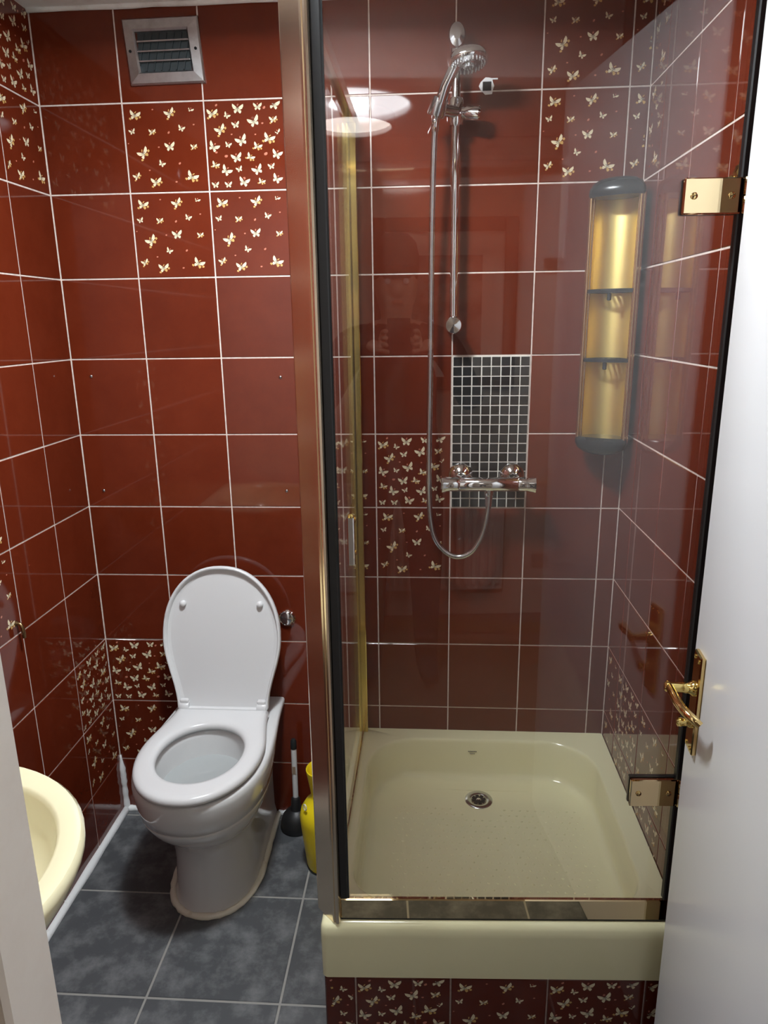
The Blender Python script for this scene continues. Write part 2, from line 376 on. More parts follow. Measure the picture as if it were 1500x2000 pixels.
# plaster patch with a square hole, rosette, screws, hook
pt = MB()
n = 14; out = []; 
rad_ = [.018,.0165,.0195,.0175,.018,.0165,.018,.0205,.0175,.016,.018,.0175,.021,.017]
out = [(1.0735+rad_[k]*math.cos(2*PI*k/n)*.92, -.0022, 1.987+rad_[k]*math.sin(2*PI*k/n)*1.02) for k in range(n)]
bk = [(p[0], .001, p[2]) for p in out]
pt.rings([bk, out], cap0=False)
patch = pt.build('plaster_patch', 'sealant', wall_back, label='blob of white filler around a small square hole')
MB().box(1.0635, 1.0835, -.0030, -.0016, 1.977, 1.996, ch=.0006).build('hole', 'dark_hole', patch, label='dark square hole')
MB().box(1.083, 1.098, -.0020, .001, 2.000, 2.003).build('filler_smear', 'sealant', patch)
for (x, z, lab) in ((.050, 1.333, 'tiny screw in the red tile, upper left of four over the toilet'), (.048, 1.023, 'tiny screw in the red tile, lower left of four over the toilet'),
               (.556, 1.327, 'tiny screw in the red tile, upper right of four over the toilet'), (.558, 1.023, 'tiny screw in the red tile, lower right of four over the toilet')):
    t = thing('wall_screw', (x, 0, z), lab, 'screw', 'screws above the toilet')
    T = Matrix.Rotation(PI/2, 4, 'X')
    MB().lathe([(.0042,-.002),(.0042,.0012),(.0030,.0026),(.0008,.0030)], 14, T).build('screw_head', 'chrome_worn', t)
    MB().box(-.0034, .0034, -.0033, -.0028, -.0005, .0005).build('slot', 'dark_hole', t)
t = thing('robe_hook', (.0, -.406, .80), 'small dark bronze hook on the left wall above the basin', 'hook')
MB().lathe([(.006,0),(.006,.002),(.004,.004)], 18, Matrix.Rotation(PI/2, 4, 'Y') @ tr(-.006,0,0)).build('rosette', 'bronze', t)
MB().tube([(.003,0,.006),(.010,0,.004),(.014,0,-.004),(.0145,0,-.020),(.0145,0,-.030)], [.0035,.0038,.0045,.0050,.0042], 10).build('hook_arm', 'bronze', t)
t = thing('wall_rosette', (XR, -.565, 1.680), 'small fluted brass rosette on right wall behind the upper hinge', 'rosette')
pr = []
for k, rr in enumerate((.021, .022, .019, .012, .004)):
    z = (0, .003, .006, .010, .012)[k]
    pr.append([Vector((-z, rr*(1+(.07*math.cos(i*PI) if k < 3 else 0))*math.cos(2*PI*i/40), rr*(1+(.07*math.cos(i*PI) if k < 3 else 0))*math.sin(2*PI*i/40))) for i in range(40)])
MB().rings(pr).build('fluted_disc', 'brass_bright', t)
MB().lathe([(.006,0),(.006,.004),(.004,.007)], 16, tr(-.011,0,0) @ Matrix.Rotation(-PI/2, 4, 'Y')).build('boss', 'brass_bright', t)

# ------------------------------------------------------------------ vent grille
vt = thing('vent_grille', (.319, 0, 2.0815), 'square aluminium vent grille high on the back wall', 'vent')
vt.rotation_euler = (0, math.radians(-.6), 0)
def vq(hw, hh, y, sk=.0035): return [Vector((x*hw - z*sk, y, z*hh)) for x, z in ((-1,-1),(1,-1),(1,1),(-1,1))]
MB().rings([vq(.090,.069,0), vq(.090,.069,-.006), vq(.087,.066,-.010), vq(.066,.046,-.012), vq(.062,.042,-.007), vq(.062,.042,0)], cap0=False, cap1=False, smooth=False).build('frame', 'aluminium', vt)
MB().box(-.062, .062, -.0005, .0, -.042, .042).build('backing', 'vent_dark', vt)
for k in range(7):
    T = tr(-.054+.018*k, -.0028, 0) @ Matrix.Rotation(math.radians(14), 4, 'Y')
    MB().box(-.0012, .0012, -.0022, .002, -.040, .040, T=T).build('blade', 'vent_dark', vt)
for k in range(3):
    MB().box(-.062, .062, -.0095, -.0055, .0215-.0205*k-.0016, .0215-.0205*k+.0016, ch=.0006).build('slat', 'aluminium', vt)
for s in (-1, 1): MB().lathe([(.0032,0),(.0032,.0126)], 12, tr(s*.078, 0, .001) @ Matrix.Rotation(PI/2, 4, 'X')).build('screw', 'dark_hole', vt)

# ------------------------------------------------------------------ ceiling lamps
def lamp(name, pos, z, r, m, label, k=1.0):
    t = thing(name, (pos[0], pos[1], z), label, 'lamp')
    MB().lathe([(r*1.06, 0), (r*1.10, -.006), (r*1.10, -.036), (r*1.07, -.043), (r*1.02, -.044), (r, -.041), (r, -.004)], 56, cap0=False, cap1=False).build('casing', 'plastic_white', t)
    MB().lathe([(r*.996, -.018), (r*.99, -.026)]+[(r*a, -.026-h*k) for a, h in ((.9, .006), (.7, .010), (.4, .013), (.01, .014))], 48, cap0=True, cap1=True).build('diffuser', m, t)
    if m == 'lamp_diffuser':
        MB().lathe([(.068, -.0300), (.068, -.0350), (.060, -.0358), (.002, -.0358)], 40, cap0=False).build('light_engine', 'lamp_core', t, label='bright centre of the lamp')
    return t
lamp('ceiling_lamp', LAMP_POS, ZC, .195, 'lamp_diffuser', 'round white ceiling light mirrored in the shower tiles', .55)
lamp('ceiling_lamp', HALL_LAMP_POS, HZ, .15, 'hall_diffuser', 'round hall ceiling light mirrored faintly in the shower glass', .35)
lamp('ceiling_lamp', (2.03, -1.76), HZ, .15, 'hall_fill', 'round fill light added out of view at the right end of the hall', .5)  # added lamp, out of view, brightens the door jamb and hall

# ------------------------------------------------------------------ shower tray and plinth
TX0, TX1 = .730, XR-.0006
YTL, YTR = -.711, -.684                                  # tray front at left and right
def yfr(x): return YTL + (YTR-YTL)*(x-TX0)/(TX1-TX0)
pl = thing('shower_plinth', (1.09, -.68, 0), 'tiled plinth with butterfly tiles under the shower tray front', 'plinth')
def at(t, T): return tr(*(-t.location)) @ T
sl = math.atan2(YTR-YTL, TX1-TX0)
core = MB()
core.add([(TX0+.008, -.002, 0), (TX0+.008, YTL+.010, 0), (TX1, YTR+.010, 0), (TX1, -.002, 0), (TX0+.008, -.002, .166), (TX0+.008, YTL+.010, .166), (TX1, YTR+.010, .166), (TX1, -.002, .166)],
         [(0,1,2,3), (4,7,6,5), (0,4,5,1), (1,5,6,2), (2,6,7,3), (3,7,4,0)])
core.v = [tuple(Vector(v)-pl.location) for v in core.v]
core.build('base', 'grout', pl)
px = [.7335, .797, .992, 1.190, 1.387, TX1-.002]
for i in range(5):
    xc = (px[i]+px[i+1])/2; T = tr(xc, yfr(xc)+.006, .083) @ Matrix.Rotation(sl, 4, 'Z')
    o = obj('plinth_tile', tile_mesh(px[i+1]-px[i], .164), pl, at(pl, T))
    obj('butterfly_print', print_mesh(px[i+1]-px[i], .164, 'dds'[i % 3] if i != 3 else 'd', .05 if i == 0 else 0, -.016), o, kind='stuff', label='cream butterfly print')
for j in range(4):
    y0 = -.004-.1735*j; y1 = y0-.1735
    obj('plinth_tile', tile_mesh(.1735, .164), pl, at(pl, tr(TX0+.0022, (y0+y1)/2, .083) @ RZ2))

trt = thing('shower_tray', (1.09, -.35, .168), 'ivory square shower tray with a round drain', 'shower tray')
NQ = 14
def rrect(x0, x1, yb, yfl, yfr_, rb, rf, z):            # rounded quad, back edge yb, front edge slanted
    P = []
    cs = [(x1, yb, 0, rb), (x0, yb, PI/2, rb), (x0, yfl, PI, rf), (x1, yfr_, 1.5*PI, rf)]
    for (cx, cy, a0, r) in cs:
        ox = cx + (-r if cx == x1 else r); oy = cy + (-r if cy == yb else r)
        for k in range(NQ+1):
            a = a0 + PI/2*k/NQ; P.append(Vector((ox+r*math.cos(a), oy+r*math.sin(a), z)))
    return [p - trt.location for p in P]
Z0, Z1 = .1675, .304
rg = [rrect(TX0, TX1, -.0006, YTL, YTR, .004, .012, Z0+.004), rrect(TX0-.001, TX1, -.0006, YTL-.002, YTR-.002, .004, .014, Z1-.030),
      rrect(TX0, TX1, -.0006, YTL-.001, YTR-.001, .004, .014, Z1-.012), rrect(TX0+.003, TX1, -.0006, YTL+.003, YTR+.003, .004, .014, Z1-.004), rrect(TX0+.010, TX1-.001, -.001, YTL+.010, YTR+.010, .006, .018, Z1),
      rrect(.776, 1.400, -.044, -.646, -.638, .135, .085, Z1), rrect(.7785, 1.3975, -.0475, -.643, -.635, .135, .085, Z1-.0012), rrect(.7805, 1.3955, -.0505, -.640, -.632, .134, .085, Z1-.0045), rrect(.782, 1.394, -.053, -.638, -.630, .134, .085, Z1-.010),
      rrect(.785, 1.390, -.066, -.633, -.625, .130, .080, .250), rrect(.7875, 1.3875, -.077, -.628, -.620, .126, .078, .218), rrect(.7905, 1.3845, -.083, -.623, -.615, .122, .076, .208),
      rrect(.797, 1.378, -.090, -.615, -.608, .118, .072, .2025), rrect(.812, 1.363, -.104, -.600, -.594, .108, .066, .2003), rrect(.86, 1.32, -.135, -.555, -.55, .09, .06, .1996), rrect(1.03, 1.13, -.135, -.22, -.22, .036, .036, .1985)]
MB().rings(rg).build('tray_body', 'ivory_acrylic', trt, sharp=60)
dr = obj('drain', MB().lathe([(.0375,0),(.0375,.0016),(.036,.0028),(.024,.0026),(.022,.0016)], 36).mesh('drain', 'chrome_worn'), trt, at(trt, tr(1.082, -.176, .199)), label='round metal drain with slotted grate')
hb = MB()
for k in range(8):
    T = Matrix.Rotation(2*PI*k/8+.2, 4, 'Z'); hb.box(.007, .019, -.0042, .0042, .0022, .0029, T=T)
hb.build('slots', 'dark_hole', dr)
MB().lathe([(.005,.002),(.005,.0034),(.003,.0038)], 16).build('screw', 'chrome', dr)
dm = MB()
for i in range(24):
    for j in range(17):
        x = .86+i*.0205+(.010 if j % 2 else 0); y = -.215-j*.0215
        if (x-1.082)**2+(y+.176)**2 < .07**2 or x > 1.345: continue
        ring = lambda r, z: [Vector((x+r*math.cos(2*PI*k/6), y+r*math.sin(2*PI*k/6), z))-trt.location for k in range(6)]
        dm.rings([ring(.0035, .1993), ring(.0028, .2008), ring(.0012, .2013)], cap0=False)
dm.build('anti_slip_dots', 'ivory_acrylic', trt, kind='stuff', label='raised anti slip dots on the tray floor')
# small printed mark on the back slope
lg = MB()
sy = Vector((0, -.018, -.059+.0)).normalized()
for row, (x0, x1, ht) in enumerate(((1.058, 1.083, .0030), (1.063, 1.078, .0022))):
    n = 6 if row == 0 else 4
    for k in range(n):
        xa = x0+(x1-x0)*k/n; xb = xa+(x1-x0)/n*.78
        c0 = Vector((0, -.0595-.0019*row, .274-.0062*row)); d = Vector((0, -.0045, -.0145)).normalized(); nn = Vector((0, -.0012, .0006))
        q = [Vector((xa, 0, 0))+c0+nn, Vector((xb, 0, 0))+c0+nn, Vector((xb, 0, 0))+c0+d*ht+nn, Vector((xa, 0, 0))+c0+d*ht+nn]
        lg.add([p-trt.location for p in q], [(0,1,2,3)])
lg.build('maker_mark', 'logo_grey', trt, label='small grey printed mark on the back slope')

# ------------------------------------------------------------------ shower enclosure
en = thing('shower_enclosure', (TX0+.02, -.69, .304), 'brass framed glass shower enclosure with hinged clear door', 'shower enclosure')
def enb(mb, name, m, parent=en, **kw):
    mb.v = [tuple(Vector(v)-en.location) for v in mb.v]; return mb.build(name, m, parent, **kw)
ZT = 1.945
# corner post: flat front with a raised bright corner rib
po = MB()
prof = [(.7205,-.655), (.7195,-.668), (.7215,-.672), (.7555,-.7055), (.7590,-.7075), (.760,-.7065), (.7615,-.7085), (.7645,-.710), (.768,-.7085), (.770,-.704), (.770,-.660)]
po.rings([[Vector((x, y, z)) for x, y in prof] for z in (.3045, ZT)], smooth=False)
enb(po, 'corner_post', 'brass_satin', label='satin brass corner post')
RL, RR = (.772, -.700), (1.434, -.672)                   # rail front line
rd = Vector((RR[0]-RL[0], RR[1]-RL[1], 0)).normalized(); rn = Vector((rd.y, -rd.x, 0))     # rn points to the camera side
def onrail(x, off): k = (x-RL[0])/rd.x; return Vector((RL[0], RL[1], 0)) + rd*k + rn*off
def railbox(x0, x1, o0, o1, z0, z1, ch=0.0):
    T = Matrix((rd, -rn, Vector((0, 0, 1)))).transposed().to_4x4(); T.translation = Vector((RL[0], RL[1], 0))
    return MB().box((x0-RL[0])/rd.x, (x1-RL[0])/rd.x, -o1, -o0, z0, z1, T=T, ch=ch)
rl = railbox(.771, 1.438, -.010, 0, .308, .355, ch=.002)
enb(rl, 'bottom_rail', 'brass_polished', label='polished brass bottom rail')
enb(railbox(.771, 1.438, -.008, -.002, .3042, .3082), 'rail_gasket', 'black_rubber', label='dark gasket under the rail')
enb(railbox(.771, 1.438, -.022, 0, ZT-.03, ZT, ch=.002), 'top_rail', 'brass_polished', label='brass rail over the glass door')
# side panel: rail on tray, top rail, wall channels, glass
enb(MB().box(.738, .766, -.660, -.002, ZT-.03, ZT, ch=.0015), 'side_top_rail', 'brass_satin', label='brass top rail of the side panel')
enb(MB().box(.748, .758, -.660, -.02, .3045, .318, ch=.001), 'side_sill', 'brass_polished', label='thin brass sill of the side panel')
enb(MB().box(.735, .7505, -.022, -.0008, .2985+.006, ZT-.03, ch=.0015), 'wall_channel', 'brass_bright', label='bright brass wall channel')
enb(MB().box(.7525, .768, -.024, -.0008, .2985+.006, ZT-.03, ch=.0015), 'wall_channel', 'brass_bright', label='bright brass wall channel')
enb(MB().box(.750, .753, -.0225, -.004, .3045, ZT-.03), 'channel_seal', 'black_rubber')
enb(MB().box(.750, .756, -.662, -.021, .318, ZT-.03), 'side_glass', 'shower_glass', label='clear glass side panel')
# door
gd = railbox(.786, 1.407, -.0080, -.0030, .3555, ZT-.032); gdo = enb(gd, 'glass_door', 'shower_glass', label='clear glass door, faintly mirroring the room')
enb(railbox(.7705, .786, -.018, .001, .356, ZT-.032, ch=.002), 'door_seal', 'black_rubber', gdo, label='black rubber seal')
enb(railbox(.7860, .7885, -.010, -.001, .357, ZT-.032), 'seal_lip', 'black_plastic', gdo)
enb(railbox(1.406, 1.427, -.014, .001, .356, ZT-.032, ch=.002), 'door_seal', 'black_rubber', gdo, label='black rubber seal')
def hinge(zc, hh):
    h = enb(railbox(1.322, 1.409, -.0030, .0050, zc-hh, zc+hh, ch=.0018), 'hinge', 'brass_polished', gdo, label='polished brass hinge plate')
    enb(railbox(1.322, 1.409, -.0165, -.0080, zc-hh, zc+hh, ch=.0018), 'back_plate', 'black_plastic', h)
    for x in (1.337, 1.393):
        p = onrail(x, .0050); T = align(p+Vector((0, 0, zc)), p+rn+Vector((0, 0, zc)))
        enb(MB().lathe([(.0052,-.001),(.0052,.0010),(.0040,.0024),(.0010,.0032)], 18, T), 'screw', 'brass', h)
        enb(MB().box(-.0040, .0040, -.0005, .0005, .0026, .0034, T=T @ Matrix.Rotation(.5, 4, 'Z')), 'screw_slot', 'dark_hole', h)
    p = onrail(1.4165, .0035)
    k = MB()
    k.lathe([(.0062, zc-hh), (.0068, zc-hh+.001), (.0068, zc-.002), (.006, zc-.001)], 18, tr(p.x, p.y, 0)); k.lathe([(.006, zc+.001), (.0068, zc+.002), (.0068, zc+hh-.001), (.0062, zc+hh)], 18, tr(p.x, p.y, 0))
    enb(k, 'knuckle', 'brass_polished', h)
    enb(railbox(1.421, 1.4425, -.006, .003, zc-hh*.9, zc+hh*.9, ch=.0015), 'wall_leaf', 'brass', h)
hinge(1.6385, .0255); hinge(.6035, .0285)
# pull handle on the door
ph_ = onrail(.8135, 0)
hd = enb(MB().box(ph_.x-.0055, ph_.x+.0055, ph_.y-.030, ph_.y-.0225, 1.066, 1.150, ch=.0014), 'pull_handle', 'chrome', gdo, label='slim polished pull handle with brass posts')
enb(MB().box(ph_.x-.0052, ph_.x+.0052, ph_.y-.0225, ph_.y-.0175, 1.068, 1.148, ch=.001), 'backing_strip', 'brass_bright', hd)
for z in (1.080, 1.139): enb(MB().lathe([(.0058,0),(.0058,.008),(.0045,.010),(.0045,.021)], 16, tr(ph_.x+.001, ph_.y+.003, z) @ Matrix.Rotation(PI/2, 4, 'X')), 'post', 'brass_bright', hd)
enb(MB().lathe([(.0048,0),(.0055,.003),(.0030,.006)], 14, tr(ph_.x, ph_.y-.026, 1.1495)), 'cap', 'brass_bright', hd)

# ------------------------------------------------------------------ riser rail, hand shower, hose, mixer
RXR, RYR = 1.001, -.052
rs = thing('shower_riser_rail', (RXR, 0, 1.44), 'chrome vertical riser rail on the back shower wall', 'shower rail')
def loc(mb, t): mb.v = [tuple(Vector(v)-t.location) for v in mb.v]; return mb
loc(MB().lathe([(.0100, 1.435), (.0100, 2.070)], 20, tr(RXR, RYR, 0)), rs).build('rail', 'chrome', rs)
mbk = MB().lathe([(.017, 0), (.017, .022), (.0135, .040), (.0145, .056), (.0205, .060), (.0215, .067), (.0185, .073), (.002, .075)], 28, tr(RXR, 0, 1.453) @ Matrix.Rotation(PI/2, 4, 'X'))
loc(mbk, rs).build('lower_bracket', 'chrome', rs, label='round chrome lower wall bracket')
tb = MB()
el = lambda a, b, y, z: [Vector((RXR+a*math.cos(2*PI*k/32), y, z+b*math.sin(2*PI*k/32))) for k in range(32)]
tb.rings([el(.014,.018,0,2.065), el(.014,.018,-.04,2.066), el(.0185,.026,-.052,2.070), el(.0195,.0275,-.062,2.071), el(.0165,.024,-.069,2.072), el(.008,.012,-.073,2.073)])
loc(tb, rs).build('upper_bracket', 'chrome_worn', rs, label='oval chrome upper wall bracket')
loc(MB().lathe([(.0125, 2.025), (.0135, 2.03), (.0135, 2.05)], 20, tr(RXR, RYR, 0)), rs).build('rail_collar', 'chrome', rs)
slb = loc(MB().lathe([(.0155, 1.893), (.018, 1.898), (.018, 1.944), (.0150, 1.950)], 24, tr(RXR, RYR, 0)), rs).build('slider', 'chrome', rs, label='chrome sliding holder')
kn = MB().lathe([(.012, 0), (.013, .015), (.0160, .020), (.0165, .048), (.013, .052)], 22, align((RXR+.005, RYR, 1.921), (RXR+.06, RYR-.010, 1.914)))
loc(kn, rs).build('clamp_knob', 'chrome', rs)
arm = MB().tube([(RXR, RYR-.008, 1.920), (RXR-.022, RYR-.030, 1.918), (.962, -.096, 1.918)], [.013, .0125, .013], 16)
arm.lathe([(.0185, -.018), (.020, -.014), (.0175, .018), (.0155, .020)], 22, align((.960, -.100, 1.920), (.985, -.120, 1.99)))
loc(arm, rs).build('holder_arm', 'chrome_worn', rs)
hs = thing('hand_shower', (.958, -.095, 1.905), 'chrome hand shower with round head in the rail holder', 'shower head')
A, B = Vector((.9545, -.096, 1.898)), Vector((1.000, -.133, 2.000))
Cc = A.lerp(B, .55)+Vector((-.004, -.004, .002))
hp = [A, A.lerp(Cc, .3), A.lerp(Cc, .65), Cc, Cc.lerp(B, .5), B]
loc(MB().tube(hp, [.0095, .0118, .0125, .0122, .012, .0135], 18), hs).build('handle', 'chrome', hs)
hc = Vector((1.0225, -.140, 2.001)); hn = Vector((.10, -.15, -.98)).normalized()
T = align(hc, hc+hn) @ Matrix.Scale(1.17, 4)
hb_ = loc(MB().lathe([(.010,-.017),(.024,-.013),(.034,-.006),(.0365,0),(.0365,.006),(.0345,.009)], 40, T), hs).build('head', 'chrome', hs, label='round chrome spray head')
fc = loc(MB().lathe([(.0345,.0085),(.033,.0102),(.014,.0106),(.012,.0125),(.002,.013)], 40, T), hs).build('spray_face', 'chrome_worn', hb_, label='spray face')
nz = MB()
for n, r in ((26, .0295), (20, .0245), (10, .0085)):
    for k in range(n):
        a = 2*PI*k/n; nz.lathe([(.0016, .009), (.0013, .0128), (.0006, .0134)], 6, T @ tr(r*math.cos(a), r*math.sin(a), .003 if r < .01 else 0))
loc(nz, hs).build('nozzles', 'plastic_white', hb_, kind='stuff', label='rings of white nozzles')
loc(MB().tube([A+Vector((.004,.003,.012)), A+Vector((0,0,-.004)), A+Vector((-.001,.002,-.016))], [.0085, .0095, .0080], 16), hs).build('hose_nut', 'chrome', hs)

def bez(pts, n):
    P = [Vector(p) for p in pts]; P = [P[0]*2-P[1]]+P+[P[-1]*2-P[-2]]; out = []
    for i in range(1, len(P)-2):
        for k in range(n):
            t = k/n; a, b, c, d = P[i-1:i+3]
            out.append(.5*((2*b)+(c-a)*t+(2*a-5*b+4*c-d)*t*t+(3*b-a-3*c+d)*t**3))
    out.append(P[-2]); return out
ho = thing('shower_hose', (1.02, -.07, .86), 'ribbed metal shower hose looping from handset to mixer', 'hose')
hpts = bez([(.9535,-.093,1.886),(.951,-.086,1.833),(.948,-.075,1.70),(.9465,-.068,1.50),(.945,-.064,1.30),(.943,-.062,1.119),(.9455,-.062,.99),(.957,-.064,.917),(.985,-.066,.876),(1.020,-.068,.861),(1.056,-.072,.878),(1.082,-.076,.925),(1.094,-.079,.985),(1.096,-.080,1.022)], 40)
ln = [0]
for a, b in zip(hpts, hpts[1:]): ln.append(ln[-1]+(b-a).length)
rp = []; rr = []; step = .0024; k = 0; s_ = 0; i = 0
while s_ < ln[-1]:
    while ln[i+1] < s_: i += 1
    t = (s_-ln[i])/(ln[i+1]-ln[i]); rp.append(hpts[i].lerp(hpts[i+1], t)); rr.append(.0078 if k % 2 else .0064); k += 1; s_ += step
loc(MB().tube(rp, rr, 10), ho).build('ribbed_hose', 'chrome_worn', ho, sharp=180)
loc(MB().tube([(.9535,-.0935,1.896),(.9532,-.0925,1.872)], [.0092,.0085], 14), ho).build('end_ferrule', 'chrome', ho)
loc(MB().tube([(1.096,-.080,1.030),(1.0955,-.0797,1.005)], [.0105,.0085], 14), ho).build('end_ferrule', 'chrome', ho)

mxr = thing('shower_mixer', (1.094, -.08, 1.06), 'chrome thermostatic bar mixer over black mosaic', 'mixer tap')
Ty = Matrix.Rotation(PI/2, 4, 'Y')
loc(MB().lathe([(.0165,-.074),(.018,-.072),(.018,.072),(.0165,.074)], 28, tr(1.094,-.08,1.060) @ Ty), mxr).build('bar', 'chrome', mxr)
for s in (-1, 1):
    k = MB(); n = 36; rs_ = []
    for (r, d, fl) in ((.0165,.074,0), (.0185,.078,.0), (.0182,.096,.0), (.0186,.104,.04), (.0202,.112,.05), (.0208,.118,.05), (.0160,.1205,.0), (.002,.1207,0)):
        rs_.append([Vector((1.094+s*d, -.08+r*(1+fl*math.cos(9*2*PI*i/n))*math.cos(2*PI*i/n), 1.060+r*(1+fl*math.cos(9*2*PI*i/n))*math.sin(2*PI*i/n))) for i in range(n)])
    loc(k.rings(rs_), mxr).build('control_knob', 'chrome', mxr)
    x = 1.094+s*.0675
    f_ = loc(MB().lathe([(.033,0),(.033,.003),(.030,.010),(.021,.017),(.0155,.021),(.0150,.046)], 32, tr(x, -.0012, 1.068) @ Matrix.Rotation(PI/2, 4, 'X')), mxr).build('wall_flange', 'chrome', mxr)
    loc(MB().tube([(x,-.044,1.067),(x,-.058,1.064),(x,-.075,1.061)], [.0160,.0165,.0150], 8), mxr).build('union_nut', 'chrome', f_)
loc(MB().lathe([(.0125, 0), (.0125,-.014), (.0098,-.018), (.0098,-.024)], 20, tr(1.096,-.08,1.049)), mxr).build('outlet', 'chrome', mxr)

# ------------------------------------------------------------------ gold corner caddy
cdn = Vector((-.47, -.883, 0)).normalized(); cdx = Vector((-cdn.y, cdn.x, 0))        # cdn faces out, cdx to the right as seen from outside
cdx = -cdx if cdx.x < 0 else cdx
CC = Vector((1.3705, -.066, 0))
cad = thing('corner_caddy', (CC.x, CC.y, 1.13), 'tall gold and black shampoo caddy in the shower corner', 'shower caddy')
def arc(rx, rb, z, n=26, a0=0, a1=PI, off=0.0):       # from right edge round the back to the left edge
    return [CC + cdx*(rx*math.cos(a0+(a1-a0)*k/n)) - cdn*(rb*math.sin(a0+(a1-a0)*k/n)) + cdn*off + Vector((0,0,z)) for k in range(n+1)]
z0, z1 = 1.168, 1.738
g = MB()
pi_ = lambda z: arc(.0545, .050, z) + arc(.0570, .0525, z)[::-1]
g.rings([pi_(z0), pi_(z1)]); loc(g, cad).build('gold_back_panel', 'gold_panel', cad, label='curved gold metal back panel', sharp=60)
for s in (-1, 1):
    p = CC + cdx*(s*.0565)
    for q, (dx, dn, r) in enumerate(((0, .004, .0042), (.0045*s, -.004, .0042), (-.0045*s, -.003, .0036))):
        c = p + cdx*dx + cdn*dn
        loc(MB().lathe([(r, z0), (r, z1)], 12, tr(c.x, c.y, 0)), cad).build('edge_trim', 'gold_trim', cad)
def disc(z, rx, rb, rf, n=40, off=0.0):
    P = []
    for k in range(n):
        a = 2*PI*k/n; s = math.sin(a); P.append(CC + cdx*(rx*math.cos(a)) - cdn*((rb if s > 0 else rf)*s) + Vector((0,0,z)))
    return P
def cap(name, prof, label):
    loc(MB().rings([disc(z, rx, rb, rf) for (z, rx, rb, rf) in prof]), cad).build(name, 'black_plastic', cad, label=label, sharp=50)
cap('top_cap', [(1.734,.0615,.054,.026),(1.740,.0640,.0555,.030),(1.752,.0630,.0545,.029),(1.764,.055,.048,.024),(1.772,.040,.036,.016),(1.775,.020,.018,.008)], 'black domed top cap')
cap('bottom_cap', [(1.178,.0615,.054,.016),(1.172,.0640,.0555,.026),(1.162,.0640,.0555,.027),(1.150,.058,.050,.024),(1.140,.042,.038,.018),(1.135,.022,.020,.010)], 'black rounded bottom cap')
for zs in (1.527, 1.366):
    sh = MB()
    ri = lambda z: arc(.0535, .049, z, 20) + [CC + cdx*(-.0535+.107*k/14) + cdn*(.016*math.sin(PI*k/14)) + Vector((0,0,z)) for k in range(1, 14)]
    ro = lambda z: [CC + Vector((0,0,z)) + (p-CC-Vector((0,0,z)))*.82 for p in ri(z)]
    sh.rings([ri(zs-.0045), ri(zs+.0045), ro(zs+.0045), ro(zs-.0045), ri(zs-.0045)], cap0=False, cap1=False, smooth=False)
    for k in range(-3, 4):
        c = CC+cdx*(k*.0125); hb2 = .044*math.sqrt(max(0, 1-(k*.0125/.0535)**2)); hf = .014*math.cos(k*.0125/.0535*PI/2)
        T = Matrix((cdx, cdn, Vector((0,0,1)))).transposed().to_4x4(); T.translation = c
        sh.box(-.0026, .0026, -hb2, hf, zs-.003, zs+.003, T=T)
    T = Matrix((cdx, cdn, Vector((0,0,1)))).transposed().to_4x4(); T.translation = CC
    so = loc(sh, cad).build('shelf', 'black_plastic', cad, label='slotted black shelf')
    loc(MB().box(-.0045, .0045, .004, .012, zs-.022, zs-.004, T=T, ch=.0015), cad).build('hook', 'black_plastic', so)

# ------------------------------------------------------------------ toilet
TXC = .372
def outl(wb, wm, yb, ym, yf, z, ns=9, nf=30, nb=7, e=2.25):
    P = []
    for k in range(ns):
        t = k/ns; s = t*t*(3-2*t); P.append(((wb+(wm-wb)*s), yb+(ym-yb)*t))
    for k in range(nf+1):
        a = PI*k/nf; c, s = math.cos(a), math.sin(a)
        P.append((wm*math.copysign(abs(c)**(2/e), c), ym+(yf-ym)*abs(s)**(2/e)))
    for k in range(ns-1, -1, -1):
        t = k/ns; s = t*t*(3-2*t); P.append((-(wb+(wm-wb)*s), yb+(ym-yb)*t))
    for k in range(1, nb): P.append((-wb+2*wb*k/nb, yb))
    return [Vector((x, y, z)) for x, y in P]
def ell(ref, a, b, yc, z, e=2.0):
    P = []
    for p in ref:
        an = math.atan2((p.y-yc)/1.0, p.x); c, s = math.cos(an), math.sin(an)
        P.append(Vector((a*math.copysign(abs(c)**(2/e), c), yc+b*math.copysign(abs(s)**(2/e), s), z)))
    return P
to = thing('toilet', (TXC, 0, 0), 'white back to wall toilet with its seat lid raised', 'toilet')
YB = -.0015; dxp = -.010
sec = [(0,.110,.114,-.24,-.404),(.012,.106,.111,-.24,-.400),(.035,.101,.106,-.24,-.391),(.12,.100,.104,-.24,-.384),(.175,.101,.106,-.245,-.390),(.205,.104,.112,-.25,-.404),(.225,.107,.123,-.255,-.425),
       (.245,.111,.136,-.26,-.447),(.275,.119,.1495,-.268,-.473),(.303,.127,.1585,-.272,-.489),(.3085,.128,.1590,-.272,-.490),(.3105,.128,.1575,-.272,-.4885),(.3125,.130,.1600,-.273,-.4915),(.345,.139,.1655,-.277,-.500),
       (.380,.148,.1685,-.28,-.505),(.394,.1495,.1675,-.28,-.504),(.3995,.146,.163,-.28,-.4995),(.4005,.140,.157,-.28,-.493)]
R_ = [outl(wb, wm, YB, ym, yf, z) for z, wb, wm, ym, yf in sec]
ref = R_[-1]
R_ += [ell(ref, .122, .145, -.325, .4005), ell(ref, .117, .140, -.325, .397), ell(ref, .114, .137, -.325, .385), ell(ref, .112, .134, -.325, .350), ell(ref, .104, .122, -.322, .300), ell(ref, .085, .098, -.315, .262), ell(ref, .055, .065, -.305, .235), ell(ref, .02, .025, -.30, .225)]
MB().rings(R_).build('pan', 'ceramic_white', to, sharp=50)
MB().rings([ell(ref, .1105, .132, -.324, .332), ell(ref, .1105, .132, -.324, .3325)]).build('water', 'water', to, label='still water in the bowl')
bd = []
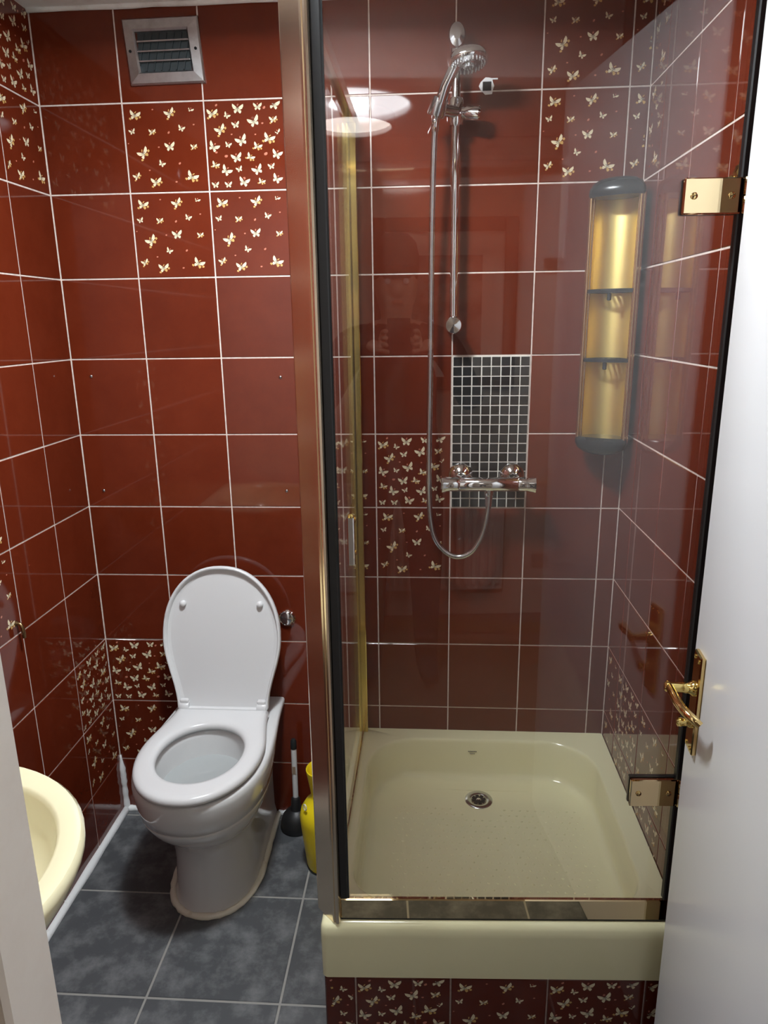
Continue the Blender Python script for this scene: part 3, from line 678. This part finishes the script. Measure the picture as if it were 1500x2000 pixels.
for p in outl(.113, .117, YB-.004, -.24, -.407, .003, 9, 30, 7)[:49]: bd.append(p)
MB().tube(bd, [.0085*(1+random.uniform(-.15, .25)) for _ in bd], 8).build('foot_sealant', 'old_sealant', to, label='yellowed sealant bead round the foot', sharp=180)
# seat ring
def so_(d, z): return outl(.130-d, .1575-d, -.120-d*.6, -.31, -.514+d, z, e=2.1)
sr = so_(0, 0)
def si_(d, z): return ell(sr, .1065-d, .1250-d, -.320, z, 2.05)
st = MB().rings([so_(.006,.4055), so_(.001,.410), so_(0,.416), so_(.002,.4235), so_(.008,.4275), so_(.018,.4292), si_(-.016,.4288), si_(-.006,.4262), si_(-.001,.421), si_(0,.414), si_(-.003,.4075), so_(.006,.4055)], cap0=False, cap1=False)
st.build('seat', 'plastic_white', to, sharp=70, label='white seat ring lowered on the bowl')
# lid, raised
hz, hy = .4285, -.112
th = math.atan2(.070, .392)
def LT(p, d): # x across, l up along the lid, d towards the room
    return Vector((p[0], hy + p[1]*math.sin(th) - d*math.cos(th), hz + p[1]*math.cos(th) + d*math.sin(th)))
def lo_(ins, d):
    P = outl(.128-ins, .1655-ins, ins*1.0, -.195, -.398+ins, 0, e=2.15)
    return [LT((p.x, -p.y), d) for p in P]
MB().rings([lo_(.010,-.014), lo_(.003,-.011), lo_(0,-.005), lo_(0,.006), lo_(.0025,.009), lo_(.006,.009), lo_(.0085,.006), lo_(.011,-.002), lo_(.02,-.004)]).build('lid', 'plastic_white', to, sharp=50, label='raised white toilet lid')
for s in (-1, 1):
    T = align(LT((s*.108, .292), -.004), LT((s*.108, .292), .02))
    MB().lathe([(.0085,0),(.0085,.008),(.0062,.011),(.002,.012)], 18, T).build('buffer', 'plastic_white', to)
    x = s*.109
    h = MB().lathe([(.0135,-.013),(.0150,-.011),(.0150,.011),(.0135,.013)], 22, tr(x, -.110, .428) @ Ty)
    h.box(x-.011, x+.011, -.122, -.098, .401, .428, ch=.003); h.box(x-.012, x+.012, -.118, -.106, .428, .452, ch=.003)
    h.build('hinge', 'plastic_white', to, sharp=50)
fb = thing('flush_button', (.541, 0, .652), 'round chrome flush button on the tiles beside the toilet', 'flush button')
T = Matrix.Rotation(PI/2, 4, 'X')
MB().lathe([(.0245,-.001),(.0245,.004),(.0215,.0075),(.0190,.0065)], 32, T).build('bezel', 'chrome', fb)
MB().lathe([(.0185,.002),(.0185,.0075),(.014,.0095),(.002,.0100)], 32, T).build('button', 'chrome', fb)
MB().box(-.0180, .0180, -.0104, -.0085, -.0006, .0006, T=Matrix.Rotation(.3, 4, 'Y')).build('split', 'dark_hole', fb)

# ------------------------------------------------------------------ plunger, yellow brush holder
pg = thing('plunger', (.551, -.058, 0), 'black rubber plunger with white handle beside the toilet', 'plunger')
MB().lathe([(.046,.001),(.0485,.006),(.047,.022),(.041,.040),(.030,.054),(.018,.062),(.0145,.075),(.013,.098),(.0095,.102)], 32).build('rubber_cup', 'black_rubber', pg)
MB().lathe([(.0082,.095),(.0082,.262)], 18, Matrix.Rotation(math.radians(-2), 4, 'X')).build('handle', 'plastic_white', pg)
MB().lathe([(.0088,.260),(.0092,.264),(.0090,.284),(.006,.290)], 18, Matrix.Rotation(math.radians(-2), 4, 'X')).build('end_cap', 'black_plastic', pg)
MB().box(-.0055, .0045, -.0085, -.0075, .180, .205, T=Matrix.Rotation(math.radians(-2), 4, 'X')).build('sticker', 'label_brown', pg)
yb_ = thing('brush_holder', (.660, -.205, 0), 'yellow churn shaped brush holder behind the brass post', 'brush holder')
MB().lathe([(.040,.001),(.049,.004),(.052,.012),(.060,.090),(.0655,.150),(.066,.165),(.062,.183),(.050,.203),(.036,.216),(.0325,.226),(.034,.240),(.041,.285),(.0435,.300),(.0440,.306),(.0420,.308),(.039,.303),(.034,.262),(.029,.232)], 48, cap1=False).build('churn_body', 'yellow_plastic', yb_)
MB().lathe([(.0295,.225),(.003,.224)], 32).build('inner_floor', 'dark_hole', yb_)
rgp = [Vector((-.044+.0085*math.cos(a)*.5, -.040-.0085*math.cos(a)*.5, .212+.0085*math.sin(a))) for a in [2*PI*k/24 for k in range(25)]]
MB().tube(rgp, .0017, 8).build('side_ring', 'plastic_white', yb_, label='small pale ring')
MB().lathe([(.050,.0),(.052,.002),(.052,.006)], 40).build('foot', 'black_rubber', yb_)  # black ring painted in for the shadow under the holder

# ------------------------------------------------------------------ basin
bs = thing('basin', (0, -1.098, .75), 'ivory oval wash basin on the left wall behind the jamb', 'basin')
RB = Matrix.Rotation(PI/2, 4, 'Z')                   # outl front (-y) -> +x
def bo(wb, wm, ym, yf, z): return [RB @ (p-Vector((0, 0, 0))) for p in outl(wb, wm, -.0015, ym, yf, z, e=2.0)]
bsec = [(-.235,.06,.065,-.06,-.135),(-.215,.085,.10,-.08,-.19),(-.17,.13,.165,-.12,-.30),(-.12,.17,.218,-.15,-.385),(-.075,.195,.238,-.17,-.430),(-.04,.204,.251,-.18,-.453),(-.018,.208,.256,-.185,-.4625),(-.006,.208,.256,-.185,-.463),(0,.204,.251,-.185,-.458)]
BR = [outl(wb, wm, -.0015, ym, yf, z, e=2.0) for z, wb, wm, ym, yf in bsec]
rf = BR[-1]
BR += [ell(rf, .204, .194, -.236, .000), ell(rf, .200, .190, -.236, -.0025), ell(rf, .197, .187, -.236, -.010), ell(rf, .188, .178, -.235, -.05), ell(rf, .168, .158, -.232, -.09), ell(rf, .125, .115, -.228, -.12), ell(rf, .06, .05, -.225, -.138), ell(rf, .02, .02, -.225, -.141)]
MB().rings([[RB @ p for p in r] for r in BR]).build('bowl', 'ivory_ceramic', bs, sharp=50)
MB().lathe([(.021,-.142),(.021,-.1385),(.017,-.1375)], 24, tr(.225, 0, 0)).build('waste', 'chrome', bs)

# ------------------------------------------------------------------ white room door
HN = Vector((1.3305, -1.378, 0)); FE = Vector((1.3950, -.722, 0))
dd = (FE-HN).normalized(); dn = Vector((-dd.y, dd.x, 0))       # dn faces the camera side (-x)
Td = Matrix((dd, dn, Vector((0,0,1)))).transposed().to_4x4(); Td.translation = HN
DL = (FE-HN).length
door = MB().box(0, DL, -.034, 0, .008, 1.985, ch=.0025).build('door_1', 'door_paint', kind='structure', label='white painted room door standing open on the right')
door.matrix_basis = Td
hp0 = DL-.048
pz0, pz1 = .757, .935
pt_ = MB().box(hp0-.020, hp0+.020, 0, .0085, pz0, pz1, ch=.0022).build('handle_plate', 'brass', door, label='polished brass lever handle on a long backplate')
for (dx_, z) in ((-.011, pz1-.010), (.011, pz1-.010), (-.011, pz0+.010), (.011, pz0+.010)):
    MB().lathe([(.0035,0),(.0035,.0015),(.002,.0022)], 12, tr(hp0+dx_, .0085, z) @ Matrix.Rotation(-PI/2, 4, 'X')).build('screw', 'brass_bright', pt_)
zl = .872
MB().lathe([(.0130,0),(.0130,.003),(.0105,.006),(.0085,.010),(.0095,.014),(.0085,.018),(.0080,.040),(.0088,.044),(.0060,.047)], 22, tr(hp0, .0085, zl) @ Matrix.Rotation(-PI/2, 4, 'X')).build('lever_stem', 'brass_bright', pt_)
lv = bez([(hp0+.006,.049,zl+.002),(hp0-.02,.047,zl),(hp0-.045,.044,zl-.003),(hp0-.068,.038,zl-.006),(hp0-.083,.029,zl-.010),(hp0-.090,.020,zl-.016)], 8)
MB().tube(lv, [.0062+.0012*math.sin(PI*i/(len(lv)-1)) for i in range(len(lv))], 14).build('lever', 'brass', pt_)
MB().lathe([(.0090,0),(.0090,.003),(.0068,.006),(.0068,.014),(.0082,.016),(.0082,.021),(.004,.023)], 20, tr(hp0-.002, .0085, zl-.062) @ Matrix.Rotation(-PI/2, 4, 'X')).build('thumb_turn', 'brass_bright', pt_)

# ------------------------------------------------------------------ hall things seen only as reflections
pf = thing('picture_frame', (1.20, HY, 1.15), 'dark wooden framed print on the hall wall', 'picture')
for (x0, x1, z0_, z1_) in ((-.33,-.27,0,.76), (.27,.33,0,.76), (-.27,.27,0,.06), (-.27,.27,.70,.76)):
    MB().box(x0, x1, .001, .026, z0_, z1_, ch=.006).build('frame_side', 'frame_wood', pf)
MB().box(-.27, .27, .001, .010, .06, .70).build('mount', 'picture_mount', pf)
MB().box(-.17, .17, .010, .012, .16, .60).build('print', 'picture_print', pf)
ra = thing('radiator', (1.05, HY, .15), 'white ribbed radiator on the hall wall', 'radiator')
MB().box(-.45, .45, .030, .045, 0, .56, ch=.004).build('panel', 'radiator_white', ra)
for k in range(22): MB().box(-.44+k*.0405, -.415+k*.0405, .045, .062, .03, .53, ch=.006).build('rib', 'radiator_white', ra)
for x in (-.35, .35): MB().box(x-.02, x+.02, .001, .032, .1, .46).build('bracket', 'radiator_white', ra)

# ------------------------------------------------------------------ the photographer
def skin_mesh(name, verts, edges, rad, root, sub=2):
    me = bpy.data.meshes.new(name); me.from_pydata(verts, edges, [])
    o = bpy.data.objects.new(name, me); COL.objects.link(o)
    o.modifiers.new('skin', 'SKIN'); sb = o.modifiers.new('sub', 'SUBSURF'); sb.levels = sub; sb.render_levels = sub
    for i, r in enumerate(rad):
        r = r if isinstance(r, tuple) else (r, r); me.skin_vertices[0].data[i].radius = r; me.skin_vertices[0].data[i].use_root = (i == root)
    bpy.context.view_layer.update()
    dg = bpy.context.evaluated_depsgraph_get()
    out = bpy.data.meshes.new_from_object(o.evaluated_get(dg))
    bpy.data.objects.remove(o, do_unlink=True)
    for p in out.polygons: p.use_smooth = True
    return out
PX, PY = .95, -2.235
ps = thing('person', (PX, PY, 0), 'photographer in dark jacket and cap holding up a phone', 'person')
V = []; E_ = []; Rr = []
def pv(p, r, par=None):
    V.append(p); Rr.append(r)
    if par is not None: E_.append((par, len(V)-1))
    return len(V)-1
pel = pv((0,0,.92), (.16,.115)); wst = pv((0,.005,1.08), (.155,.105), pel); chs = pv((0,0,1.27), (.175,.12), wst); upc = pv((0,-.005,1.39), (.12,.09), chs)
nk = pv((0,.005,1.465), .055, upc); hd0 = pv((0,.02,1.53), (.068,.08), nk); hd1 = pv((0,.02,1.60), (.075,.09), hd0); hd2 = pv((0,.012,1.68), (.068,.082), hd1)
pv((0,.115,1.565), (.014,.016), hd1)
for s in (-1, 1):
    sh_ = pv((s*.185,-.005,1.385), (.072,.07), upc); el_ = pv((s*.275,.10,1.17), (.052,.052), sh_); fo = pv((s*.19,.235,1.30), (.042,.042), el_); wr = pv((s*.105,.315,1.40), (.030,.030), fo)
    hip = pv((s*.095,0,.86), (.098,.10), pel); kne = pv((s*.11,.02,.50), (.066,.07), hip); ank = pv((s*.115,-.01,.09), (.044,.048), kne); pv((s*.13,.12,.045), (.042,.040), ank)
    pv((s*.078,.005,1.60), (.012,.02), hd1)
bm_ = skin_mesh('body', V, E_, Rr, pel)
for m in ('skin', 'jacket', 'trousers', 'black_rubber'): bm_.materials.append(MATS[m])
for p in bm_.polygons:
    c = p.center
    if c.z > 1.455 and abs(c.x) < .12 and c.y < .15: i = 0
    elif c.z > .93 or (abs(c.x) > .2 and c.z > .9): i = 1
    elif c.z > .075: i = 2
    else: i = 3
    p.material_index = i
obj('body', bm_, ps)
# head details
for s in (-1, 1):
    MB().lathe([(.001,-.011),(.009,-.006),(.011,0),(.009,.006),(.001,.011)], 14, tr(s*.032, .098, 1.600) @ Matrix.Rotation(PI/2, 4, 'X')).build('eye', 'plastic_white', ps)
MB().lathe([(.002,-.02),(.008,-.012),(.009,0),(.008,.012),(.002,.02)], 12, tr(0, .100, 1.530) @ Ty).build('mouth', 'print_pink', ps)
bh = MB().rings([[Vector((.079*math.cos(a)*k, .022+.094*math.sin(a)*k, z)) for a in [2*PI*i/24 for i in range(24)]] for k, z in ((.99,1.61),(1.06,1.645),(1.06,1.69),(.92,1.735),(.6,1.762),(.1,1.772))])
bh.build('cap', 'cap_cloth', ps, label='dark cap')
MB().rings([[Vector((.066*math.cos(PI*i/16), .085+k*.075*math.sin(PI*i/16)+.0, 1.652+z-.016*k*math.sin(PI*i/16))) for i in range(17)] for k, z in ((.0,0),(1,0),(1,.006),(0,.006))], cap0=False, cap1=False).build('cap_peak', 'cap_cloth', ps)
phone = thing('phone', (PX-.006, CAM.y-.020, CAM.z-.058), 'black mobile phone held up by the photographer', 'phone')
MB().box(-.037, .037, -.0045, .0045, -.075, .070, ch=.003).build('phone_body', 'black_plastic', phone)
for k in range(2): MB().lathe([(.008,0),(.008,.0018),(.006,.002)], 16, tr(-.022+k*.022, .0045, .055) @ Matrix.Rotation(-PI/2, 4, 'X')).build('lens', 'black_rubber', phone)
py = CAM.y-.020-PY; pz = CAM.z-.058
for s in (-1, 1):
    V = []; E_ = []; Rr = []
    w_ = pv((s*.103, .318, 1.402), .026); pa = pv((s*.070, py-.028, pz-.040), (.026,.018), w_); p2 = pv((s*.055, py-.026, pz-.010), (.026,.014), pa)
    for k in range(4):
        b_ = pv((s*.058, py-.018, pz-.032+k*.019), .0088, p2 if k > 1 else pa); m_ = pv((s*.052, py+.006, pz-.034+k*.021), .0085, b_); pv((s*(.040-.004*(k == 0)), py+.013, pz-.036+k*.022), .0075, m_)
    t0 = pv((s*.056, py-.034, pz-.030), .0105, pa); t1 = pv((s*.040, py-.022, pz-.005), .0095, t0); pv((s*.026, py-.014, pz+.008), .008, t1)
    hm = skin_mesh('hand', V, E_, Rr, 0); hm.materials.append(MATS['skin']); obj('hand', hm, ps)
